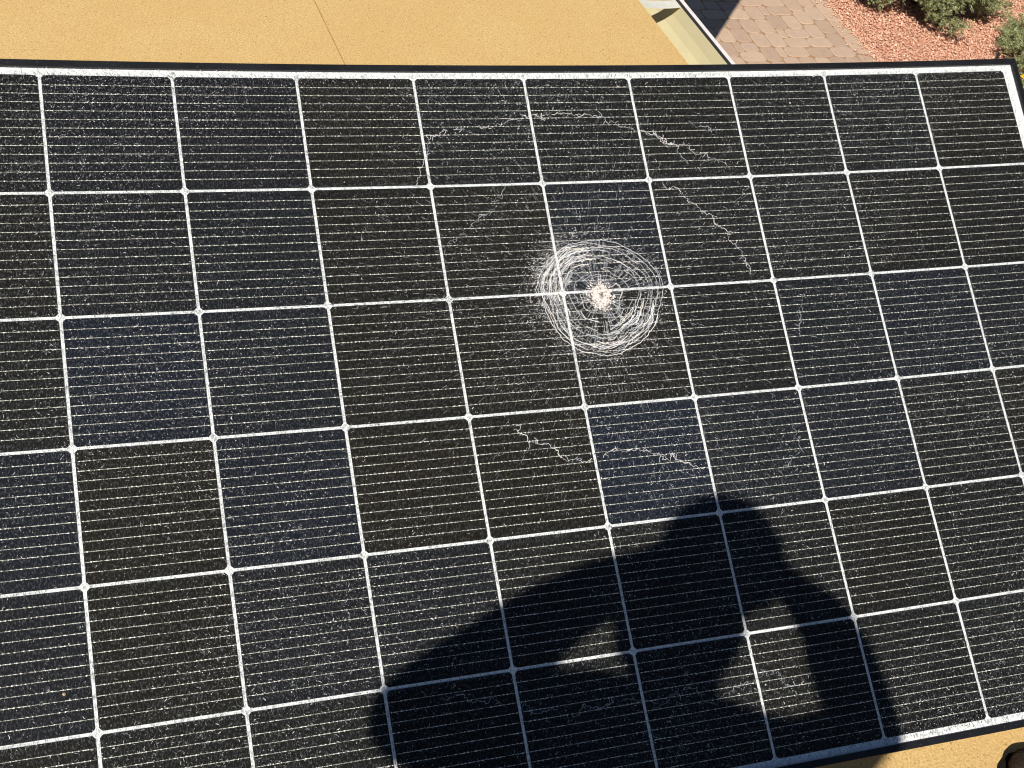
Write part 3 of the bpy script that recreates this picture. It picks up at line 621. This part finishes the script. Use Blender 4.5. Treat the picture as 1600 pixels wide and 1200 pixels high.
# -- frame
m_frame = NT('frame'); fn = m_frame.noise(m_frame.pos(), 14, 5, .6); fn2 = m_frame.noise(m_frame.pos(), 420, 2)
fc = m_frame.ramp(fn, [(0.35, (0.007, 0.0075, 0.0085)), (0.7, (0.014, 0.015, 0.017))]); fc = m_frame.mix(m_frame.ramp(fn2, [(0.66, (0, 0, 0)), (0.74, (.5, .5, .5))]), fc, (0.14, 0.14, 0.13)); m_frame.color(fc)
m_frame.b.inputs['Roughness'].default_value = 0.38; m_frame.b.inputs['Specular IOR Level'].default_value = 0.25
prof = [(0, 0.0045), (0.0008, 0.0052), (0.0088, 0.0052), (0.0095, 0.0044), (0.0095, -0.033), (0.0078, -0.033), (0.0078, 0.0012), (0, 0.0012)]
cm = 0.0004                                                     # mitre gap
def rail(side):
    def fn_(t, a, b):
        o = a / U; e = cm / U
        if side == 'top': return surf((FI0 - o + e) + ((FI1 + o - e) - (FI0 - o + e)) * t, FJ0 - o, b)
        if side == 'bottom': return surf((FI0 - o + e) + ((FI1 + o - e) - (FI0 - o + e)) * t, FJ1 + o, b)
        if side == 'left': return surf(FI0 - o, (FJ0 - o + e) + ((FJ1 + o - e) - (FJ0 - o + e)) * t, b)
        return surf(FI1 + o, (FJ0 - o + e) + ((FJ1 + o - e) - (FJ0 - o + e)) * t, b)
    V, F = sweep(prof, fn_, 30); o = mesh_obj('frame_rail', pl(np.array(V)), F, m_frame.m, panel)
    bm = bmesh.new(); bm.from_mesh(o.data); bmesh.ops.recalc_face_normals(bm, faces=bm.faces); bm.to_mesh(o.data); bm.free()
for s_ in ('top', 'bottom', 'left', 'right'): rail(s_)
# -- the raised edge rests on two aluminium props
m_alu = simple('aluminium', (0.6, 0.6, 0.61), 0.35, 0.9)
for k, (xi, lab) in enumerate(((0.2, 'aluminium prop under the raised left part of the solar panel'), (7.8, 'aluminium prop under the raised right part of the solar panel'))):
    tp = Vector(surf(xi, 0.25, -0.036).tolist()); pr = thing('prop', lab, 'prop', (tp.x, tp.y, ROOF), group='props under the panel')
    H = tp.z - ROOF - 0.004
    box('leg', -0.02, 0.02, -0.0015, 0.0015, 0.006, H, m_alu, pr); box('leg_flange', -0.02, -0.017, 0.002, 0.03, 0.006, H - 0.02, m_alu, pr)
    box('foot', -0.03, 0.03, -0.05, 0.05, 0.0, 0.005, m_alu, pr)

# ------------------------------------------------------------------ boot on the roof
m_suede = NT('suede'); sn = m_suede.noise(m_suede.pos(), 240, 4, .7); sn2 = m_suede.noise(m_suede.pos(), 30, 3)
m_suede.color(m_suede.mix(m_suede.ramp(sn2, [(.3, (0, 0, 0)), (.7, (1, 1, 1))]), (0.030, 0.018, 0.012), (0.050, 0.032, 0.022))); m_suede.b.inputs['Roughness'].default_value = 0.95; m_suede.bump(sn, .8, .003); m_suede.b.inputs['Specular IOR Level'].default_value = .1
m_tan = simple('tan_leather', lin(226, 160, 126), 0.7, 0, .15, 60)
boot = thing('work_boot', 'dark brown suede boot in the bottom right corner on the tan roof', 'boot', (0.378, -0.160, ROOF), math.radians(-10))
boot.scale = (1.12, 1.0, 1.0)
def loft(secs, n=20, cap=True):
    V = []; F = []
    for (y, z0, z1, hw, sq) in secs:
        for k in range(n):
            a = 2 * math.pi * k / n; cx = math.cos(a); cz = math.sin(a)
            x = hw * math.copysign(abs(cx) ** sq, cx); z = (z0 + z1) / 2 + (z1 - z0) / 2 * math.copysign(abs(cz) ** sq, cz); V.append((x, y, z))
    m = len(secs)
    for s in range(m - 1):
        for k in range(n): F.append((s * n + k, s * n + (k + 1) % n, (s + 1) * n + (k + 1) % n, (s + 1) * n + k))
    F.append(tuple(range(n))[::-1]); F.append(tuple((m - 1) * n + k for k in range(n)))
    return V, F
V, F = loft([(-0.165, .018, .07, .020, .7), (-0.16, .015, .10, .034, .7), (-.13, .014, .125, .040, .7), (-.06, .014, .115, .040, .7), (-.02, .014, .10, .042, .7), (.03, .014, .082, .048, .7), (.07, .014, .066, .053, .7), (.10, .014, .058, .052, .7), (.122, .015, .05, .044, .7), (.136, .017, .040, .030, .7), (.142, .02, .030, .014, .7)])
mesh_obj('upper', V, F, m_suede.m, boot, True)
V, F = loft([(-.168, 0, .014, .024, .25), (-.15, 0, .0145, .040, .25), (-.06, 0, .0145, .038, .25), (.03, 0, .0145, .052, .25), (.09, 0, .0145, .057, .25), (.125, 0, .0145, .048, .25), (.143, 0, .0145, .030, .25), (.148, .002, .013, .012, .25)])
mesh_obj('sole', V, F, simple('rubber', (0.012, 0.009, 0.007), .9, spec=.1), boot)
V, F = loft([(-.165, .09, .19, .030, .8), (-.15, .09, .20, .045, .8), (-.10, .10, .205, .050, .8), (-.06, .10, .195, .042, .8), (-.045, .10, .17, .026, .8)]); mesh_obj('shaft', V, F, m_suede.m, boot, True)
V, F = loft([(-.05, .11, .150, .022, .8), (-.01, .095, .108, .026, .8), (.03, .078, .0885, .028, .8), (.058, .066, .0745, .022, .8), (.068, .064, .070, .010, .8)]); mesh_obj('tongue', V, F, m_tan, boot, True)
for k in range(5):
    y = -.03 + k * .018; z = .112 - k * .0078
    V, F = sweep([(.0025 * math.cos(q * 1.257), .0025 * math.sin(q * 1.257)) for q in range(5)], lambda t, a, b: (-.03 + .06 * t, y + a, z + b + .004 * math.sin(math.pi * t)), 5); mesh_obj('lace', V, F, simple('lace', (.05, .035, .02), .9), boot)

# ------------------------------------------------------------------ person taking the picture (behind the camera; the shadow on the panel)
Fw = Vector((0.445, 0.895, 0)); Rt = Vector((0.895, -0.445, 0)); Up = Vector((0, 0, 1))
def PV(f_, r_, u_): return CAM + Fw * f_ + Rt * r_ + Up * u_
def skin(name, joints, edges, mat, parent, subdiv=2, root='pelvis'):
    names = list(joints); me = bpy.data.meshes.new(name)
    org = parent.location
    me.from_pydata([tuple(PV(*joints[n][:3]) - org) for n in names], [(names.index(a), names.index(b)) for a, b in edges], [])
    o = link(name, me, parent); me.materials.append(mat)
    bpy.context.view_layer.objects.active = o
    sk = o.modifiers.new('skin', 'SKIN'); sk.use_smooth_shade = True
    for k, n in enumerate(names):
        r = joints[n][3]; me.skin_vertices[0].data[k].radius = (r, r if len(joints[n]) < 5 else joints[n][4]); me.skin_vertices[0].data[k].use_root = (n == root)
    if subdiv: ss = o.modifiers.new('subsurf', 'SUBSURF'); ss.levels = subdiv; ss.render_levels = subdiv
    return o
ZF = ROOF - CAM.z                                              # floor, relative to the camera
person = thing('person', 'person in dark work clothes stooping to hold up a phone, casting the shadow', 'person', tuple(PV(-0.56, 0, ZF)))
J = dict(pelvis=(-.60, 0, -.52, .12), belly=(-.52, .0, -.28, .12), chest=(-.38, 0, -.09, .12), neckb=(-.31, .0, .015, .058), neck=(-.26, .0, .06, .052), chin=(-.205, .005, .12, .062), head=(-.19, .005, .185, .080), crown=(-.185, .0, .238, .064),
 lsh=(-.32, -.16, -.015, .056), lup=(-.29, -.24, -.075, .050), lel=(-.275, -.32, -.14, .040), lfo=(-.165, -.22, -.114, .043), lwr=(-.090, -.118, -.050, .050), lpa=(-.055, -.078, -.012, .046),
 rsh=(-.33, .15, -.01, .055), rup=(-.22, .24, -.085, .055), rel=(-.12, .310, -.17, .046), rfo=(-.085, .250, -.085, .048), rwr=(-.055, .195, -.012, .044), rpa=(-.045, .155, .012, .034),
 lhip=(-.61, -.09, -.60, .10), lkn=(-.52, -.13, -1.05, .062), lan=(-.60, -.14, -1.46, .042), lto=(-.46, -.16, ZF + .045, .036),
 rhip=(-.61, .09, -.60, .10), rkn=(-.50, .14, -1.05, .062), ran=(-.58, .15, -1.46, .042), rto=(-.44, .17, ZF + .045, .036))
E_ = [('pelvis', 'belly'), ('belly', 'chest'), ('chest', 'neckb'), ('neckb', 'neck'), ('neck', 'chin'), ('chin', 'head'), ('head', 'crown'), ('chest', 'lsh'), ('lsh', 'lup'), ('lup', 'lel'), ('lel', 'lfo'), ('lfo', 'lwr'), ('lwr', 'lpa'), ('chest', 'rsh'), ('rsh', 'rup'), ('rup', 'rel'), ('rel', 'rfo'), ('rfo', 'rwr'), ('rwr', 'rpa'), ('pelvis', 'lhip'), ('lhip', 'lkn'), ('lkn', 'lan'), ('lan', 'lto'), ('pelvis', 'rhip'), ('rhip', 'rkn'), ('rkn', 'ran'), ('ran', 'rto')]
for sd_, sg, pa in (('l', 1, J['lpa']), ('r', -1, J['rpa'])):   # fingers wrap the phone's back, thumbs its face
    for k in range(4):
        n1, n2, n3 = sd_ + 'f%da' % k, sd_ + 'f%db' % k, sd_ + 'f%dc' % k
        uu = 0.022 - 0.016 * k; ln = (.9, 1.0, .95, .8)[k]
        J[n1] = (pa[0] + .012, pa[1] + sg * .024, pa[2] + uu, .0095); J[n2] = (pa[0] + .030 * ln, pa[1] + sg * .040 * ln, pa[2] + uu + .004, .0085); J[n3] = (pa[0] + .026, pa[1] + sg * .058 * ln, pa[2] + uu + .004, .007)
        E_ += [(sd_ + 'pa', n1), (n1, n2), (n2, n3)]
    J[sd_ + 't1'] = (pa[0] - .018, pa[1] + sg * .018, pa[2] + .022, .011); J[sd_ + 't2'] = (pa[0] - .022, pa[1] + sg * .038, pa[2] + .034, .009); E_ += [(sd_ + 'pa', sd_ + 't1'), (sd_ + 't1', sd_ + 't2')]
m_skin = simple('skin', lin(200, 150, 122), .55); skin('body', J, E_, m_skin, person)
m_jacket = simple('jacket_cloth', (.03, .035, .045), .9, 0, .3, 40); m_jean = simple('trouser_cloth', (.05, .06, .09), .9, 0, .3, 60)
Jj = {k: (*J[k][:3], J[k][3] + .006) for k in ('pelvis', 'belly', 'chest', 'lsh', 'lup', 'lel', 'lfo', 'lwr', 'rsh', 'rup', 'rel', 'rfo', 'rwr')}
Jj['pelvis'] = (-.59, 0, -.49, .185, .16); Jj['belly'] = (-.52, 0, -.28, .175, .17); Jj['chest'] = (-.38, 0, -.10, .155, .165); Jj['collar'] = (-.30, .0, .02, .068); Jj['lup'] = (*J['lup'][:2], J['lup'][2] - .03, .070); Jj['lel'] = (*J['lel'][:3], .054)
skin('jacket', Jj, [('pelvis', 'belly'), ('belly', 'chest'), ('chest', 'collar'), ('chest', 'lsh'), ('lsh', 'lup'), ('lup', 'lel'), ('lel', 'lfo'), ('lfo', 'lwr'), ('chest', 'rsh'), ('rsh', 'rup'), ('rup', 'rel'), ('rel', 'rfo'), ('rfo', 'rwr')], m_jacket, person)
Jt = {k: (*J[k][:3], J[k][3] + .016) for k in ('pelvis', 'lhip', 'lkn', 'lan', 'rhip', 'rkn', 'ran')}
skin('trousers', Jt, [('pelvis', 'lhip'), ('lhip', 'lkn'), ('lkn', 'lan'), ('pelvis', 'rhip'), ('rhip', 'rkn'), ('rkn', 'ran')], m_jean, person)
for s_ in ('l', 'r'):
    a_ = J[s_ + 'an']; t_ = J[s_ + 'to']; Js = dict(heel=(a_[0] - .03, a_[1], ZF + .045, .044), mid=((a_[0] + t_[0]) / 2, (a_[1] + t_[1]) / 2, ZF + .05, .046), toe=(t_[0] + .05, t_[1], ZF + .042, .040), ank=(a_[0], a_[1], a_[2] + .02, .05))
    skin('shoe', Js, [('ank', 'heel'), ('heel', 'mid'), ('mid', 'toe')], simple('shoe_leather', (.04, .03, .02), .7), person, 2, 'heel')
def ball(name, c, r, sc, mat, parent):
    bm = bmesh.new(); bmesh.ops.create_uvsphere(bm, u_segments=20, v_segments=12, radius=r)
    M3 = Matrix((Rt, Fw, Up)).transposed()
    for v in bm.verts: v.co = (PV(*c) - parent.location) + M3 @ Vector((v.co.x * sc[0], v.co.y * sc[1], v.co.z * sc[2]))
    me = bpy.data.meshes.new(name); bm.to_mesh(me); bm.free(); me.materials.append(mat)
    for p_ in me.polygons: p_.use_smooth = True
    return link(name, me, parent)
ball('shadow_bulk', (-.24, -.022, .100), .088, (1.0, .85, 1.1), m_jacket, person)  # bulk added around the neck to fill out the cast shadow
m_hair = simple('hair', (.03, .02, .014), .8, 0, .3, 200)
ball('hair', (-.205, .002, .21), .090, (.95, 1.02, .98), m_hair, person)
for sg in (-1, 1):
    ball('ear', (-.20, .005 + sg * .080, .155), .026, (.35, .7, 1.1), m_skin, person); ball('eye', (-.123, .005 + sg * .031, .168), .012, (1, .7, .8), simple('eye', (.1, .06, .04), .2), person)
ball('nose', (-.110, .005, .140), .016, (.8, 1.2, 1.4), m_skin, person); ball('mouth', (-.128, .005, .108), .02, (1.1, .4, .3), simple('lips', lin(150, 84, 76), .5), person)
# phone: its lens sits just behind the camera point, screen towards the face
VD = Vector((0.3272, 0.6575, -0.6787)); CR = Vector((0.9417, -0.2863, 0.1766)); CU = Vector((0.0782, 0.6969, 0.7129))
pc_ = CAM - VD * 0.022 + CR * 0.055 - CU * 0.022
phone = thing('mobile_phone', 'dark mobile phone held sideways by the stooping person', 'phone', tuple(pc_))
phone.rotation_euler = Matrix((CR, CU, -VD)).transposed().to_euler()
def rbox(name, hx, hy, z0, z1, r, mat, parent):
    P = []
    for sx, sy, a0 in ((1, 1, 0), (-1, 1, 90), (-1, -1, 180), (1, -1, 270)):
        for a in (0, 30, 60, 90):
            q = math.radians(a0 + a); P.append((sx * (hx - r) + r * math.cos(q), sy * (hy - r) + r * math.sin(q)))
    n = len(P); V = [(x, y, z0) for x, y in P] + [(x, y, z1) for x, y in P]; F = [tuple(range(n))[::-1], tuple(range(n, 2 * n))] + [(k, (k + 1) % n, n + (k + 1) % n, n + k) for k in range(n)]
    return mesh_obj(name, V, F, mat, parent)
rbox('phone_case', .0745, .0365, -.004, .004, .010, simple('phone_black', (.015, .015, .017), .35), phone)
rbox('screen', .071, .033, .0042, .0046, .008, simple('screen_glass', (.01, .01, .012), .08), phone)
for dx_, dy_ in ((-.055, .022), (-.055, .004), (-.040, .013)): 
    bm = bmesh.new(); bmesh.ops.create_cone(bm, cap_ends=True, segments=16, radius1=.007, radius2=.007, depth=.003, matrix=Matrix.Translation((dx_, dy_, -.0058)))
    me = bpy.data.meshes.new('camera_lens'); bm.to_mesh(me); bm.free(); me.materials.append(bpy.data.materials['screen_glass']); link('camera_lens', me, phone)
